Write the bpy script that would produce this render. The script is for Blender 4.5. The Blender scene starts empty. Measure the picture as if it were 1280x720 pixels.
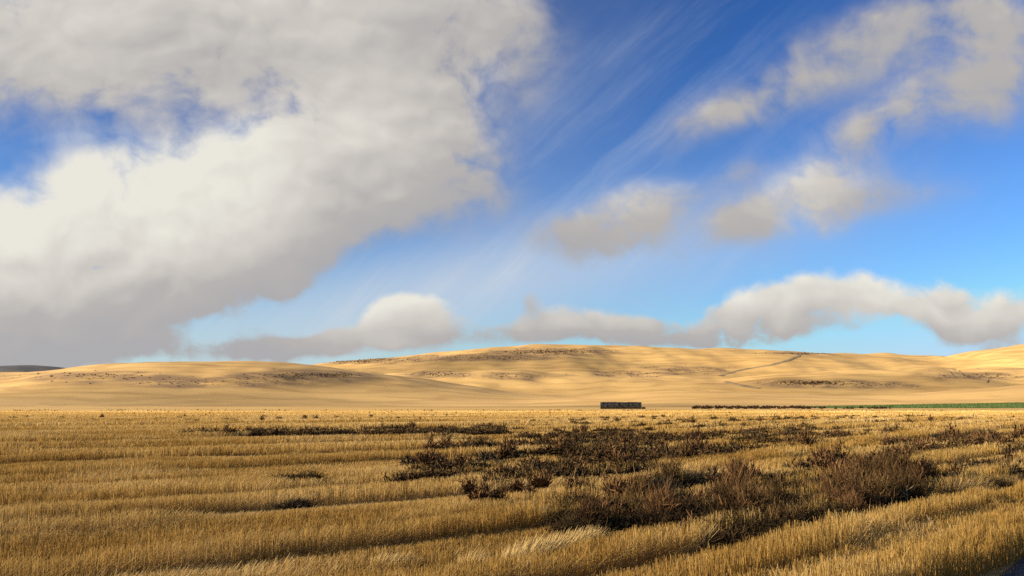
import bpy, math, random
import numpy as np

random.seed(7)
RNG = np.random.default_rng(11)
SC = bpy.context.scene
COL = SC.collection
R = math.radians

# ------------------------------------------------------------------ camera
F = 1138.0                 # focal length in pixels of the 1280 wide photograph (32 mm)
CAM_H = 2.8
PITCH = math.atan((504.0 - 360.0) / F)
cd = bpy.data.cameras.new('camera')
cd.lens = 32.0
cd.sensor_width = 36.0
cd.clip_start = 0.1
cd.clip_end = 60000
cam = bpy.data.objects.new('camera', cd)
COL.objects.link(cam)
cam.location = (0, 0, CAM_H)
cam.rotation_euler = (R(90) + PITCH, 0, 0)
SC.camera = cam
CP, SP = math.cos(PITCH), math.sin(PITCH)


def ray(px, py):
    """world slope (x/y, z/y) seen at a photograph pixel"""
    cx, cy = (px - 640.0) / F, (360.0 - py) / F
    y = CP - cy * SP
    return cx / y, (SP + cy * CP) / y


def at(px, py, depth):
    u, v = ray(px, py)
    return u * depth, CAM_H + v * depth


def on_flat(px, py, z=0.0):
    u, v = ray(px, py)
    Y = (z - CAM_H) / v
    return u * Y, Y


def project(x, y, z):
    zc = z - CAM_H
    d = y * CP + zc * SP
    up = -y * SP + zc * CP
    return 640 + F * x / d, 360 - F * up / d


# ------------------------------------------------------------------ helpers
def vnoise(x, y, seed=0):
    xi, yi = np.floor(x).astype(np.int64), np.floor(y).astype(np.int64)
    fx, fy = x - xi, y - yi
    fx, fy = fx * fx * (3 - 2 * fx), fy * fy * (3 - 2 * fy)

    def h(a, b):
        n = (a * 374761393 + b * 668265263 + seed * 1442695041) & 0x7fffffff
        n = ((n ^ (n >> 13)) * 1274126177) & 0x7fffffff
        n = n ^ (n >> 16)
        return (n & 0xffff) / 65535.0
    return ((h(xi, yi) * (1 - fx) + h(xi + 1, yi) * fx) * (1 - fy)
            + (h(xi, yi + 1) * (1 - fx) + h(xi + 1, yi + 1) * fx) * fy)


def fbm(x, y, seed=0, octv=4):
    s, a, t = 0.0, 1.0, 0.0
    for i in range(octv):
        s = s + a * vnoise(x * 2 ** i, y * 2 ** i, seed + i * 17)
        t += a
        a *= 0.5
    return s / t


def smooth(a, b, x):
    t = np.clip((x - a) / (b - a), 0, 1)
    return t * t * (3 - 2 * t)


def tag(o, label=None, cat=None, group=None, kind=None):
    if label:
        o['label'] = label
    if cat:
        o['category'] = cat
    if group:
        o['group'] = group
    if kind:
        o['kind'] = kind
    return o


def mesh_np(name, verts, quads=None, tris=None, tint=None):
    """mesh datablock straight from arrays; tint = one float per vertex"""
    me = bpy.data.meshes.new(name)
    nq = 0 if quads is None else len(quads)
    ntr = 0 if tris is None else len(tris)
    me.vertices.add(len(verts))
    me.vertices.foreach_set('co', np.ascontiguousarray(verts, dtype=np.float32).ravel())
    loops = []
    if nq:
        loops.append(np.asarray(quads, dtype=np.int32).ravel())
    if ntr:
        loops.append(np.asarray(tris, dtype=np.int32).ravel())
    loops = np.concatenate(loops)
    me.loops.add(len(loops))
    me.loops.foreach_set('vertex_index', loops)
    me.polygons.add(nq + ntr)
    starts = np.concatenate([np.arange(nq) * 4, nq * 4 + np.arange(ntr) * 3]).astype(np.int32)
    me.polygons.foreach_set('loop_start', starts)
    if tint is not None:
        at_ = me.attributes.new('tint', 'FLOAT', 'POINT')
        at_.data.foreach_set('value', np.ascontiguousarray(tint, dtype=np.float32))
    me.update(calc_edges=True)
    return me


def obj(name, me, mat=None, parent=None):
    o = bpy.data.objects.new(name, me)
    COL.objects.link(o)
    if mat is not None and len(me.materials) == 0:
        me.materials.append(mat)
    if parent is not None:
        o.parent = parent
    return o


class NT:
    """small node-tree writer"""
    def __init__(self, tree):
        self.t = tree
        self.n = tree.nodes
        self.l = tree.links

    def put(self, sock, v):
        if v is None:
            return
        if isinstance(v, bpy.types.NodeSocket):
            self.l.new(v, sock)
        else:
            sock.default_value = v

    def m(self, op, a, b=None, c=None, clamp=False):
        n = self.n.new('ShaderNodeMath')
        n.operation = op
        n.use_clamp = clamp
        for i, v in enumerate((a, b, c)):
            self.put(n.inputs[i], v)
        return n.outputs[0]

    def vm(self, op, a, b=None, out=0):
        n = self.n.new('ShaderNodeVectorMath')
        n.operation = op
        self.put(n.inputs[0], a)
        self.put(n.inputs[1], b)
        return n.outputs[out]

    def rng(self, v, a, b, c=0.0, d=1.0, smoothed=True):
        n = self.n.new('ShaderNodeMapRange')
        n.interpolation_type = 'SMOOTHSTEP' if smoothed else 'LINEAR'
        self.put(n.inputs[0], v)
        for i, k in enumerate((a, b, c, d)):
            n.inputs[i + 1].default_value = k
        return n.outputs[0]

    def mapping(self, v, loc=(0, 0, 0), rot=(0, 0, 0), sc=(1, 1, 1), kind='POINT'):
        n = self.n.new('ShaderNodeMapping')
        n.vector_type = kind
        self.put(n.inputs['Vector'], v)
        if kind != 'NORMAL':
            n.inputs['Location'].default_value = loc
        n.inputs['Rotation'].default_value = rot
        n.inputs['Scale'].default_value = sc
        return n.outputs[0]

    def noise(self, v, scale, detail=4, rough=0.5, dist=0.0, color=False):
        n = self.n.new('ShaderNodeTexNoise')
        self.put(n.inputs['Vector'], v)
        n.inputs['Scale'].default_value = scale
        n.inputs['Detail'].default_value = detail
        n.inputs['Roughness'].default_value = rough
        n.inputs['Distortion'].default_value = dist
        return n.outputs['Color' if color else 'Fac']

    def mix(self, f, a, b, mode='MIX'):
        n = self.n.new('ShaderNodeMix')
        n.data_type = 'RGBA'
        n.blend_type = mode
        self.put(n.inputs[0], f)
        for s, v in ((n.inputs[6], a), (n.inputs[7], b)):
            if isinstance(v, tuple) and len(v) == 3:
                v = (*v, 1.0)
            self.put(s, v)
        return n.outputs[2]


def material(name):
    m = bpy.data.materials.new(name)
    m.use_nodes = True
    t = NT(m.node_tree)
    b = m.node_tree.nodes['Principled BSDF']
    b.inputs['Roughness'].default_value = 0.9
    b.inputs['Specular IOR Level'].default_value = 0.15
    return m, t, b


# ------------------------------------------------------------------ light
SUN_EL, SUN_ROT = 15.0, 257.0
w = bpy.data.worlds.new('World')
SC.world = w
w.use_nodes = True
w.cycles.sampling_method = 'MANUAL'
w.cycles.sample_map_resolution = 256
W = NT(w.node_tree)
for n in list(w.node_tree.nodes):
    w.node_tree.nodes.remove(n)

geo = W.n.new('ShaderNodeTexCoord')
D = geo.outputs['Generated']
sky = W.n.new('ShaderNodeTexSky')
sky.sky_type = 'NISHITA'
sky.sun_disc = False
sky.sun_elevation = R(SUN_EL)
sky.sun_rotation = R(SUN_ROT)
sky.air_density = 1.0
sky.dust_density = 0.0
sky.ozone_density = 2.5
sep = W.n.new('ShaderNodeSeparateXYZ')
W.l.new(D, sep.inputs[0])
dx, dy, dz = sep.outputs
ysafe = W.m('MAXIMUM', dy, 0.08)
u0 = W.m('DIVIDE', dx, ysafe)
v0 = W.m('DIVIDE', dz, ysafe)
cmb = W.n.new('ShaderNodeCombineXYZ')
W.put(cmb.inputs[0], u0)
W.put(cmb.inputs[1], v0)
P = cmb.outputs[0]
# slow warp of the sky directions, then the cloud banks as soft ellipses
wn = W.noise(P, 5.0, 4, 0.55, color=True)
wv = W.vm('SUBTRACT', wn, (0.5, 0.5, 0.5))
wv = W.vm('MULTIPLY', wv, (0.10, 0.07, 0.0))
PW = W.vm('ADD', P, wv)

BLOBS = [
    # px, py, rx, ry, rot, amount, brightness
    (60, 50, 250, 110, 0, 1.3, .62), (260, 35, 220, 85, 0, 1.2, .62), (430, 45, 160, 80, 0, .95, .50),
    (560, 40, 110, 80, -20, .60, .34), (655, 45, 50, 85, 15, .50, .34),
    (470, 150, 120, 90, 20, 1.1, .72), (395, 200, 130, 75, 20, 1.1, .74), (560, 135, 75, 80, 0, .55, .60),
    (250, 240, 180, 62, 12, 1.2, .74), (100, 280, 190, 72, 8, 1.35, .98), (60, 350, 220, 70, 0, 1.2, .62),
    (300, 305, 180, 50, 18, 1.1, .62), (440, 275, 130, 52, 22, 1.0, .34), (575, 248, 85, 55, 15, .78, .30),
    (500, 225, 75, 42, 10, .6, .5), (80, 410, 170, 42, 0, .95, .20), (200, 365, 150, 34, 12, .95, .26), (335, 345, 100, 27, 20, .65, .15),
    (40, 448, 170, 26, 0, .9, .14), (130, 430, 90, 22, 0, .6, .12),
    (205, 150, 80, 34, -12, .12, .3), (5, 205, 60, 22, 20, -.10, .4), (90, 188, 60, 20, 15, -.10, .4),
    (500, 247, 30, 12, 10, -.5, .4), (300, 170, 30, 18, 0, -.15, .5), (620, 95, 25, 40, 0, -.3, .5),
    (522, 394, 48, 27, 10, 1.1, .88), (440, 420, 100, 22, 8, 1.0, .48), (330, 434, 95, 17, 0, .8, .20), (548, 420, 46, 24, 0, .65, .45),
    (765, 294, 74, 38, 12, 1.2, .42), (808, 270, 46, 34, 25, 1.05, .62), (718, 298, 48, 20, 0, .65, .25), (850, 320, 60, 16, 0, .3, .2),
    (1014, 250, 52, 46, 35, 1.35, .70), (925, 278, 42, 32, 20, .95, .42), (1110, 243, 100, 26, 3, .55, .34), (910, 225, 44, 20, 25, .45, .35),
    (1200, 120, 120, 62, 22, .72, .40), (1260, 60, 90, 66, 0, .72, .46), (1110, 155, 90, 38, 24, .72, .42),
    (985, 105, 130, 40, 28, .68, .36), (870, 148, 55, 27, 20, .72, .46), (1070, 50, 140, 44, 20, .58, .32), (925, 128, 60, 22, 28, .3, .4), (1180, 25, 130, 44, 0, .46, .36),
    (635, 410, 48, 17, 0, .72, .34), (712, 400, 58, 25, 8, 1.05, .46), (815, 404, 62, 19, -2, .9, .42), (898, 396, 40, 20, 8, .72, .45),
    (965, 386, 72, 29, 12, 1.1, .62), (1060, 368, 70, 31, -4, 1.08, .64), (1112, 382, 34, 12, 0, .35, .5), (1165, 370, 42, 32, 25, .95, .54), (1255, 376, 66, 34, 12, 1.08, .56),
    (985, 414, 95, 17, 0, .85, .30), (1205, 407, 60, 18, 5, .7, .28), (900, 426, 70, 11, 0, .5, .25), (1215, 434, 70, 9, 14, .6, .4),
    (730, 420, 140, 11, 0, .55, .22), (660, 375, 18, 18, 0, .6, .3),
]
accA = 0.0
accB = 0.0
for (px, py, rx, ry, rot, amt, br) in BLOBS:
    bu, bv = ray(px, py)
    if 350 < py < 420 and px > 560:      # the low bank over the hills
        amt, br = amt * 1.13, br + 0.18
    elif py > 200 and px > 660:
        amt *= 1.18
    c_, s_ = math.cos(R(rot)), math.sin(R(rot))
    rx, ry = rx / F, ry / F
    qa = W.m('ADD', W.vm('DOT_PRODUCT', PW, (c_ / rx, s_ / rx, 0), out=1), -(bu * c_ + bv * s_) / rx)
    qb = W.m('ADD', W.vm('DOT_PRODUCT', PW, (-s_ / ry, c_ / ry, 0), out=1), -(-bu * s_ + bv * c_) / ry)
    r2 = W.m('MULTIPLY_ADD', qa, qa, W.m('MULTIPLY', qb, qb))
    e = W.m('POWER', 1 / math.e, r2)
    accA = W.m('MULTIPLY_ADD', e, amt, accA)
    if amt > 0:
        lit = W.m('MULTIPLY_ADD', qb, 0.17 * amt, amt * br)        # the sun reaches the tops, not the undersides
        accB = W.m('MULTIPLY_ADD', e, lit, accB)

n1 = W.noise(PW, 8.5, 9, 0.60)
n2 = W.noise(P, 2.6, 4, 0.55)


def billow(vec, scale, detail):
    """rounded cauliflower lumps with creases between them"""
    n = W.noise(vec, scale, detail, 0.5)
    return W.m('ABSOLUTE', W.m('MULTIPLY_ADD', n, 4.4, -2.2))


PB = W.vm('MULTIPLY', PW, (0.8, 1.15, 1.0))
v1 = billow(PB, 11.0, 3)
v1b = billow(W.vm('ADD', PB, (-0.008, 0.017, 0.0)), 11.0, 2)
# far clouds low over the hills look smaller and crisper
low = W.rng(dz, 0.20, 0.10)
n3 = W.noise(P, 30.0, 6, 0.58)
front = W.rng(dy, 0.10, 0.28)
dens = W.m('MULTIPLY', accA, W.m('ADD', W.m('MULTIPLY_ADD', n1, 3.1, -0.78), W.m('MULTIPLY', v1, 0.42)))
# the part of the sky behind the photographer carries ordinary broken cloud
gen = W.rng(W.noise(D, 3.2, 7, 0.55), 0.44, 0.70)
crisp = W.m('MULTIPLY_ADD', W.m('SUBTRACT', n3, 0.5), 1.1, W.m('MULTIPLY', W.m('SUBTRACT', dens, 0.74), 1.0))
dens = W.m('MULTIPLY_ADD', W.m('MULTIPLY', crisp, low), W.rng(accA, 0.08, 0.35), dens)
densF = W.m('MULTIPLY', dens, front)
dens = W.m('MULTIPLY_ADD', gen, W.m('SUBTRACT', 1.0, front), densF)
alpha = W.rng(dens, 0.02, 1.16)
alpha = W.m('MULTIPLY', alpha, W.rng(dz, -0.02, 0.004))
bright = W.m('DIVIDE', accB, W.m('MAXIMUM', accA, 0.15))
bright = W.m('MULTIPLY_ADD', W.m('SUBTRACT', bright, 0.55), 1.5, 0.47)
bright = W.m('MULTIPLY_ADD', W.m('SUBTRACT', v1, v1b), 0.20, bright)
bright = W.m('MULTIPLY_ADD', W.m('SUBTRACT', n1, 0.5), 0.55, bright)
bright = W.m('MULTIPLY_ADD', W.m('SUBTRACT', n2, 0.5), 0.7, bright)
bright = W.rng(bright, 0.0, 1.0, smoothed=False)
ccol = W.n.new('ShaderNodeValToRGB')
W.put(ccol.inputs[0], bright)
el = ccol.color_ramp.elements
el[0].position, el[0].color = 0.0, (0.475, 0.468, 0.480, 1)
el[1].position, el[1].color = 1.0, (0.925, 0.90, 0.813, 1)
e = el.new(0.35); e.color = (0.537, 0.511, 0.498, 1)
e = el.new(0.68); e.color = (0.723, 0.685, 0.634, 1)

# high thin streaks, blown up to the right
su, sv = ray(760, 190)
pst = W.mapping(P, (su, sv, 0), (0, 0, R(42)), (0.60, 0.055, 1), 'TEXTURE')
pst = W.vm('ADD', pst, W.vm('MULTIPLY', wv, (3.0, 8.0, 0.0)))
st = W.noise(pst, 1.0, 9, 0.66)
m1 = W.mapping(P, (su, sv, 0), (0, 0, R(40)), (330 / F, 150 / F, 1), 'TEXTURE')
mk = W.m('EXPONENT', W.m('MULTIPLY', W.vm('DOT_PRODUCT', m1, m1, out=1), -1.0))
lu, lv = ray(600, 352)
m2 = W.mapping(P, (lu, lv, 0), (0, 0, R(12)), (430 / F, 62 / F, 1), 'TEXTURE')
mk2 = W.m('EXPONENT', W.m('MULTIPLY', W.vm('DOT_PRODUCT', m2, m2, out=1), -1.0))
mk = W.m('MULTIPLY_ADD', mk2, 1.2, mk)
streak = W.m('MULTIPLY', W.rng(st, 0.42, 0.80), mk)
streak = W.m('MULTIPLY', streak, W.rng(n2, 0.35, 0.7, 0.12, 0.42))
streak = W.m('MULTIPLY_ADD', mk2, 0.46, streak)
m3 = W.mapping(P, (*ray(690, 120), 0), (0, 0, R(60)), (190 / F, 90 / F, 1), 'TEXTURE')
mk3 = W.m('EXPONENT', W.m('MULTIPLY', W.vm('DOT_PRODUCT', m3, m3, out=1), -1.0))
streak = W.m('MULTIPLY_ADD', mk3, W.m('MULTIPLY', n1, 0.22), streak)
haze0 = W.m('EXPONENT', W.m('MULTIPLY', W.m('MAXIMUM', dz, 0.0), -9.0))
streak = W.m('MULTIPLY_ADD', haze0, 0.72, streak)
streak = W.m('MULTIPLY', W.m('MINIMUM', streak, 0.85), front)

# clear dry air: deepen the sky's own contrast and blue
sk = W.vm('MINIMUM', sky.outputs[0], (5.5, 5.5, 5.5))
gm = W.n.new('ShaderNodeGamma')
W.put(gm.inputs[0], sk)
gm.inputs[1].default_value = 1.7
sk = W.vm('MULTIPLY', gm.outputs[0], (0.104, 0.205, 0.292))
bg1 = W.n.new('ShaderNodeBackground')
W.put(bg1.inputs['Color'], sk)
bg1.inputs['Strength'].default_value = 0.05
CLOUD_STRENGTH = 0.222
bgs = W.n.new('ShaderNodeBackground')
bgs.inputs['Color'].default_value = (0.70, 0.76, 0.84, 1)
bgs.inputs['Strength'].default_value = CLOUD_STRENGTH
bg2 = W.n.new('ShaderNodeBackground')
W.put(bg2.inputs['Color'], ccol.outputs[0])
bg2.inputs['Strength'].default_value = CLOUD_STRENGTH
ms0 = W.n.new('ShaderNodeMixShader')
W.put(ms0.inputs[0], streak)
W.l.new(bg1.outputs[0], ms0.inputs[1])
W.l.new(bgs.outputs[0], ms0.inputs[2])
ms = W.n.new('ShaderNodeMixShader')
W.put(ms.inputs[0], alpha)
W.l.new(ms0.outputs[0], ms.inputs[1])
W.l.new(bg2.outputs[0], ms.inputs[2])
wo = W.n.new('ShaderNodeOutputWorld')
W.l.new(ms.outputs[0], wo.inputs[0])

sd = bpy.data.lights.new('sun', 'SUN')
sd.energy = 5.0
sd.angle = R(0.53)
sd.color = (1.0, 0.86, 0.66)
sun = bpy.data.objects.new('sun', sd)
COL.objects.link(sun)
SUNV = np.array([math.sin(R(SUN_ROT)) * math.cos(R(SUN_EL)), math.cos(R(SUN_ROT)) * math.cos(R(SUN_EL)), math.sin(R(SUN_EL))])
from mathutils import Vector, Matrix
sun.rotation_euler = Vector(SUNV).to_track_quat('Z', 'Y').to_euler()
sun.location = (-60, -20, 40)

SC.view_settings.view_transform = 'Standard'
SC.view_settings.look = 'None'
SC.view_settings.gamma = 1
SC.view_settings.use_curve_mapping = False
SC.view_settings.exposure = 2.0
SC.render.engine = 'CYCLES'
SC.cycles.max_bounces = 5
SC.cycles.diffuse_bounces = 2
SC.cycles.glossy_bounces = 1
SC.cycles.transmission_bounces = 3
SC.cycles.transparent_max_bounces = 12
SC.cycles.use_denoising = False
SC.cycles.use_adaptive_sampling = True
SC.cycles.adaptive_threshold = 0.006
SC.cycles.adaptive_min_samples = 12


# ------------------------------------------------------------------ clouds that shade the field (out of the frame, to the left)
def puff(name, target, size, height, sigma, seed):
    """a cumulus body hanging where the sun shines through it onto `target`"""
    import bmesh
    bm = bmesh.new()
    bmesh.ops.create_icosphere(bm, subdivisions=5, radius=1.0)
    for v in bm.verts:
        d = np.array(v.co)
        n = fbm(np.array([d[0] * 2.2 + 9 + seed]), np.array([d[1] * 2.2 + d[2] * 1.7 + 5]), seed, 4)[0]
        v.co *= 0.70 + 0.6 * n
        v.co.x *= size[0]; v.co.y *= size[1]; v.co.z *= size[2]
    me = bpy.data.meshes.new(name)
    bm.to_mesh(me)
    bm.free()
    m = bpy.data.materials.new('cloud_vapour')
    m.use_nodes = True
    for n in list(m.node_tree.nodes):
        m.node_tree.nodes.remove(n)
    t = NT(m.node_tree)
    pv = t.n.new('ShaderNodeVolumePrincipled')
    pv.inputs['Color'].default_value = (0.97, 0.97, 0.97, 1)
    pv.inputs['Density'].default_value = sigma
    out = t.n.new('ShaderNodeOutputMaterial')
    t.l.new(pv.outputs[0], out.inputs['Volume'])
    m.cycles.homogeneous_volume = True
    o = obj(name, me, m)
    k = height / SUNV[2]
    o.location = (target[0] + SUNV[0] * k, target[1] + SUNV[1] * k, height)
    tag(o, kind='stuff')
    return o


puff('cloud', (0, -95), (900, 390, 95), 700, 0.00128, 3)


for i, (tx, ty, ax, ay, az, sg) in enumerate([(150, 1830, 330, 150, 60, .0017), (90, 690, 200, 80, 40, .0024), (-330, 800, 260, 85, 45, .0016),
                                              (560, 1330, 230, 110, 45, .0018), (330, 1130, 120, 60, 30, .0028)]):
    puff('cloud', (tx, ty), (ax, ay, az), 700, sg, 11 + i)


# ------------------------------------------------------------------ hills
RIDGES = {
    'A': (1150, 480, [(-420, 492), (-100, 480), (0, 470), (100, 463), (200, 457), (300, 451), (350, 449), (400, 454), (450, 463), (500, 471), (560, 480), (640, 490), (760, 499), (900, 504)]),
    'B': (2150, 900, [(60, 506), (200, 488), (300, 472), (380, 460), (420, 453.5), (470, 451.5), (520, 448), (560, 442), (600, 438), (650, 435), (700, 435.5), (800, 435), (900, 435.5), (950, 437), (1000, 440), (1050, 446), (1100, 452), (1200, 460), (1400, 470)]),
    'C': (3100, 800, [(640, 506), (820, 458), (900, 447), (960, 443), (1000, 441), (1050, 440.5), (1100, 442), (1150, 445.5), (1180, 449), (1250, 456), (1400, 470), (1550, 506)]),
    'D': (1900, 720, [(960, 506), (1030, 486), (1080, 472), (1120, 464), (1170, 454), (1200, 446), (1240, 438.5), (1280, 431.5), (1340, 424), (1450, 418), (1700, 418)]),
    'E': (930, 330, [(640, 503), (700, 498), (760, 493), (800, 489), (860, 486), (900, 486), (960, 488), (1050, 492), (1130, 490), (1200, 485), (1280, 479), (1500, 470)]),
    'G': (1500, 420, [(300, 506), (400, 486), (460, 476), (520, 468), (580, 463), (640, 461), (700, 464), (760, 470), (830, 476), (900, 476), (960, 471), (1030, 466), (1120, 465), (1200, 464), (1300, 461), (1500, 458)]),
}


def ridge_height(name, x, y):
    Dp, wf, pts = RIDGES[name]
    xs, zs = [], []
    for px, py in pts:
        X, Z = at(px, py, Dp)
        xs.append(X)
        zs.append(max(Z, -4.0))
    # smooth the polyline a little
    xx = np.linspace(xs[0], xs[-1], 400)
    zz = np.interp(xx, xs, zs)
    kern = np.ones(21) / 21
    zz = np.convolve(np.pad(zz, 10, 'edge'), kern, 'valid')
    h = np.interp(x, xx, zz)
    wob = (fbm(x / 420.0, y * 0 + hash(name) % 1 + len(pts), 5 + len(pts), 3) - 0.5) * 160
    yy = y + wob - 0
    t = np.clip((yy - (Dp - wf)) / wf, 0, 1)
    s = t * t * (3 - 2 * t)
    b = np.clip((Dp + wf * 1.1 - yy) / (wf * 1.1), 0, 1)
    s2 = b * b * (3 - 2 * b)
    prof = np.where(yy < Dp, s, s2)
    return np.maximum(h, -4.0) * prof + (-4.0) * (1 - prof)


def hill_height(x, y):
    k = 5.0
    acc = 0
    for nm in RIDGES:
        acc = acc + np.exp(np.clip(ridge_height(nm, x, y), -30, 400) / k)
    z = k * np.log(acc) - k * math.log(len(RIDGES)) * np.clip(1 - np.log(acc) / 6, 0, 1)
    amp = smooth(0, 40, z)
    z = z + amp * ((fbm(x / 260, y / 300, 21, 3) - 0.5) * 18 + (fbm(x / 80, y / 130, 31, 3) - 0.5) * 7.0
                   + (fbm(x / 22, y / 40, 41, 2) - 0.5) * 0.9)
    z = z + smooth(560, 900, y) * 2.0
    return np.where(y < 600, np.minimum(z, 1.5), z)


def grid_mesh(name, xs, ys, hf):
    X, Y = np.meshgrid(xs, ys)
    Z = hf(X, Y)
    nx, ny = len(xs), len(ys)
    v = np.stack([X.ravel(), Y.ravel(), Z.ravel()], 1)
    i = np.arange((nx - 1) * (ny - 1))
    r, c = i // (nx - 1), i % (nx - 1)
    a = r * nx + c
    q = np.stack([a, a + 1, a + nx + 1, a + nx], 1)
    me = mesh_np(name, v, quads=q)
    me.polygons.foreach_set('use_smooth', np.ones(len(q), dtype=bool))
    return me


# straw covered hills: cut stubble in contour passes, bare and brushy spots
def straw_ground(name, base, pale, dark, hill):
    m, t, b = material(name)
    g = t.n.new('ShaderNodeNewGeometry')
    pos = g.outputs['Position']
    big = t.noise(pos, 0.0045 if hill else 0.02, 5, 0.55)
    strips = t.noise(t.mapping(pos, sc=(0.004, 0.03, 0.05) if hill else (0.03, 0.25, 0.1)), 1.0, 5, 0.6, 0.4)
    fine = t.noise(t.mapping(pos, sc=(0.05, 0.22, 0.2) if hill else (0.6, 1.6, 1)), 1.0, 6, 0.65)
    c = t.mix(t.rng(big, 0.32, 0.68), base, pale)
    c = t.mix(t.m('MULTIPLY', t.rng(strips, 0.48, 0.72), 0.70), c, dark)
    c = t.mix(t.m('MULTIPLY', t.rng(fine, 0.45, 0.75), 0.22 if hill else 0.45), c, tuple(k * 0.62 for k in base))
    if hill:
        # drill rows that follow the slope
        sz = t.n.new('ShaderNodeSeparateXYZ')
        t.l.new(pos, sz.inputs[0])
        ph = t.m('MULTIPLY_ADD', sz.outputs[2], 0.62, t.m('MULTIPLY', t.noise(pos, 0.006, 3, 0.5), 26.0))
        ph = t.m('MULTIPLY_ADD', sz.outputs[1], 0.012, ph)
        row = t.m('SINE', ph)
        c = t.mix(t.m('MULTIPLY', t.rng(row, 0.0, 1.0), 0.34), c, dark)
        brush = t.noise(t.mapping(pos, sc=(0.010, 0.018, 0.02)), 1.0, 7, 0.68)
        bm_ = t.m('MULTIPLY', t.rng(brush, 0.63, 0.72), t.rng(t.noise(pos, 0.0032, 2, 0.5), 0.5, 0.62))
        c = t.mix(t.m('MULTIPLY', bm_, 0.7), c, (0.10, 0.066, 0.045))
        ba = t.n.new('ShaderNodeAttribute')
        ba.attribute_name = 'tint'
        bm2 = t.m('MULTIPLY', ba.outputs['Fac'], t.rng(t.noise(t.mapping(pos, sc=(0.03, 0.05, 0.05)), 1.0, 5, 0.65), 0.30, 0.62))
        c = t.mix(t.m('MULTIPLY', bm2, 0.75), c, (0.125, 0.080, 0.052))
    t.put(b.inputs['Base Color'], c)
    bp = t.n.new('ShaderNodeBump')
    bp.inputs['Strength'].default_value = 0.12 if hill else 0.7
    bp.inputs['Distance'].default_value = 1.2 if hill else 0.12
    t.put(bp.inputs['Height'], fine)
    t.l.new(bp.outputs[0], b.inputs['Normal'])
    return m


M_HILL = straw_ground('hill_stubble', (0.42, 0.265, 0.092), (0.50, 0.325, 0.118), (0.25, 0.150, 0.05), True)
M_SOIL = straw_ground('field_straw_litter', (0.38, 0.235, 0.070), (0.47, 0.305, 0.098), (0.24, 0.140, 0.040), False)

hx = np.concatenate([np.arange(-3600, -1500, 45), np.arange(-1500, 1900, 7.5), np.arange(1900, 4000, 45)])
hy = np.concatenate([np.arange(540, 2400, 7.5), np.arange(2400, 4600, 22)])
hills = obj('hills', grid_mesh('hills', hx, hy, hill_height), M_HILL)
tag(hills, kind='structure')


def far_hill(x, y):
    xs, zs = [], []
    for px, py in [(-900, 470), (-500, 455), (-200, 456), (0, 457.5), (50, 457.2), (75, 459), (100, 462), (140, 467), (200, 476), (400, 490)]:
        X, Z = at(px, py, 7200)
        xs.append(X)
        zs.append(Z)
    h = np.interp(x, xs, zs)
    t = np.clip(1 - np.abs(y - 7200) / 1800, 0, 1)
    return (h + 5 + (fbm(x / 500, y / 500, 3, 4) - .5) * 30) * t * t * (3 - 2 * t) - 5


M_FAR, t_, b_ = material('distant_hill_cloud_shade')
g_ = t_.n.new('ShaderNodeNewGeometry')
c_ = t_.mix(t_.rng(t_.noise(g_.outputs['Position'], 0.004, 6, 0.6), 0.35, 0.65), (0.050, 0.055, 0.058), (0.095, 0.085, 0.080))  # the cloud shade over this hill is put into these dark greys
t_.put(b_.inputs['Base Color'], c_)
fh = obj('distant_hills', grid_mesh('distant_hills', np.linspace(-9000, 1200, 200), np.linspace(5400, 9000, 60), far_hill), M_FAR)
tag(fh, kind='structure')

# ------------------------------------------------------------------ the field
gx = np.concatenate([-np.geomspace(30000, 60, 40), np.linspace(-50, 50, 41), np.geomspace(60, 30000, 40)])
gy = np.concatenate([-np.geomspace(3000, 30, 12), np.linspace(-20, 80, 61), np.geomspace(85, 40000, 60)])


def field_height(x, y):
    near = np.exp(-(x * x + y * y) / 90.0 ** 2)
    return near * (fbm(x / 14.0, y / 14.0, 8, 2) - 0.5) * 0.16


fo = obj('stubble_field', grid_mesh('stubble_field', gx, gy, field_height), M_SOIL)
tag(fo, kind='structure')


def row_grad(x, y):
    s = 1 / (1 + np.exp(-np.clip((x - 2) / 10.0, -30, 30)))
    return -0.42 - 0.50 * s, np.full_like(x, 0.72)


def row_coord(x, y):
    """distance across the seeding rows, which curve away to the right"""
    sp = 10.0 * np.log1p(np.exp(np.clip((x - 2) / 10.0, -30, 30)))
    return -0.42 * x - 0.50 * sp + 0.72 * y


PERIOD = 3.1

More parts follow.
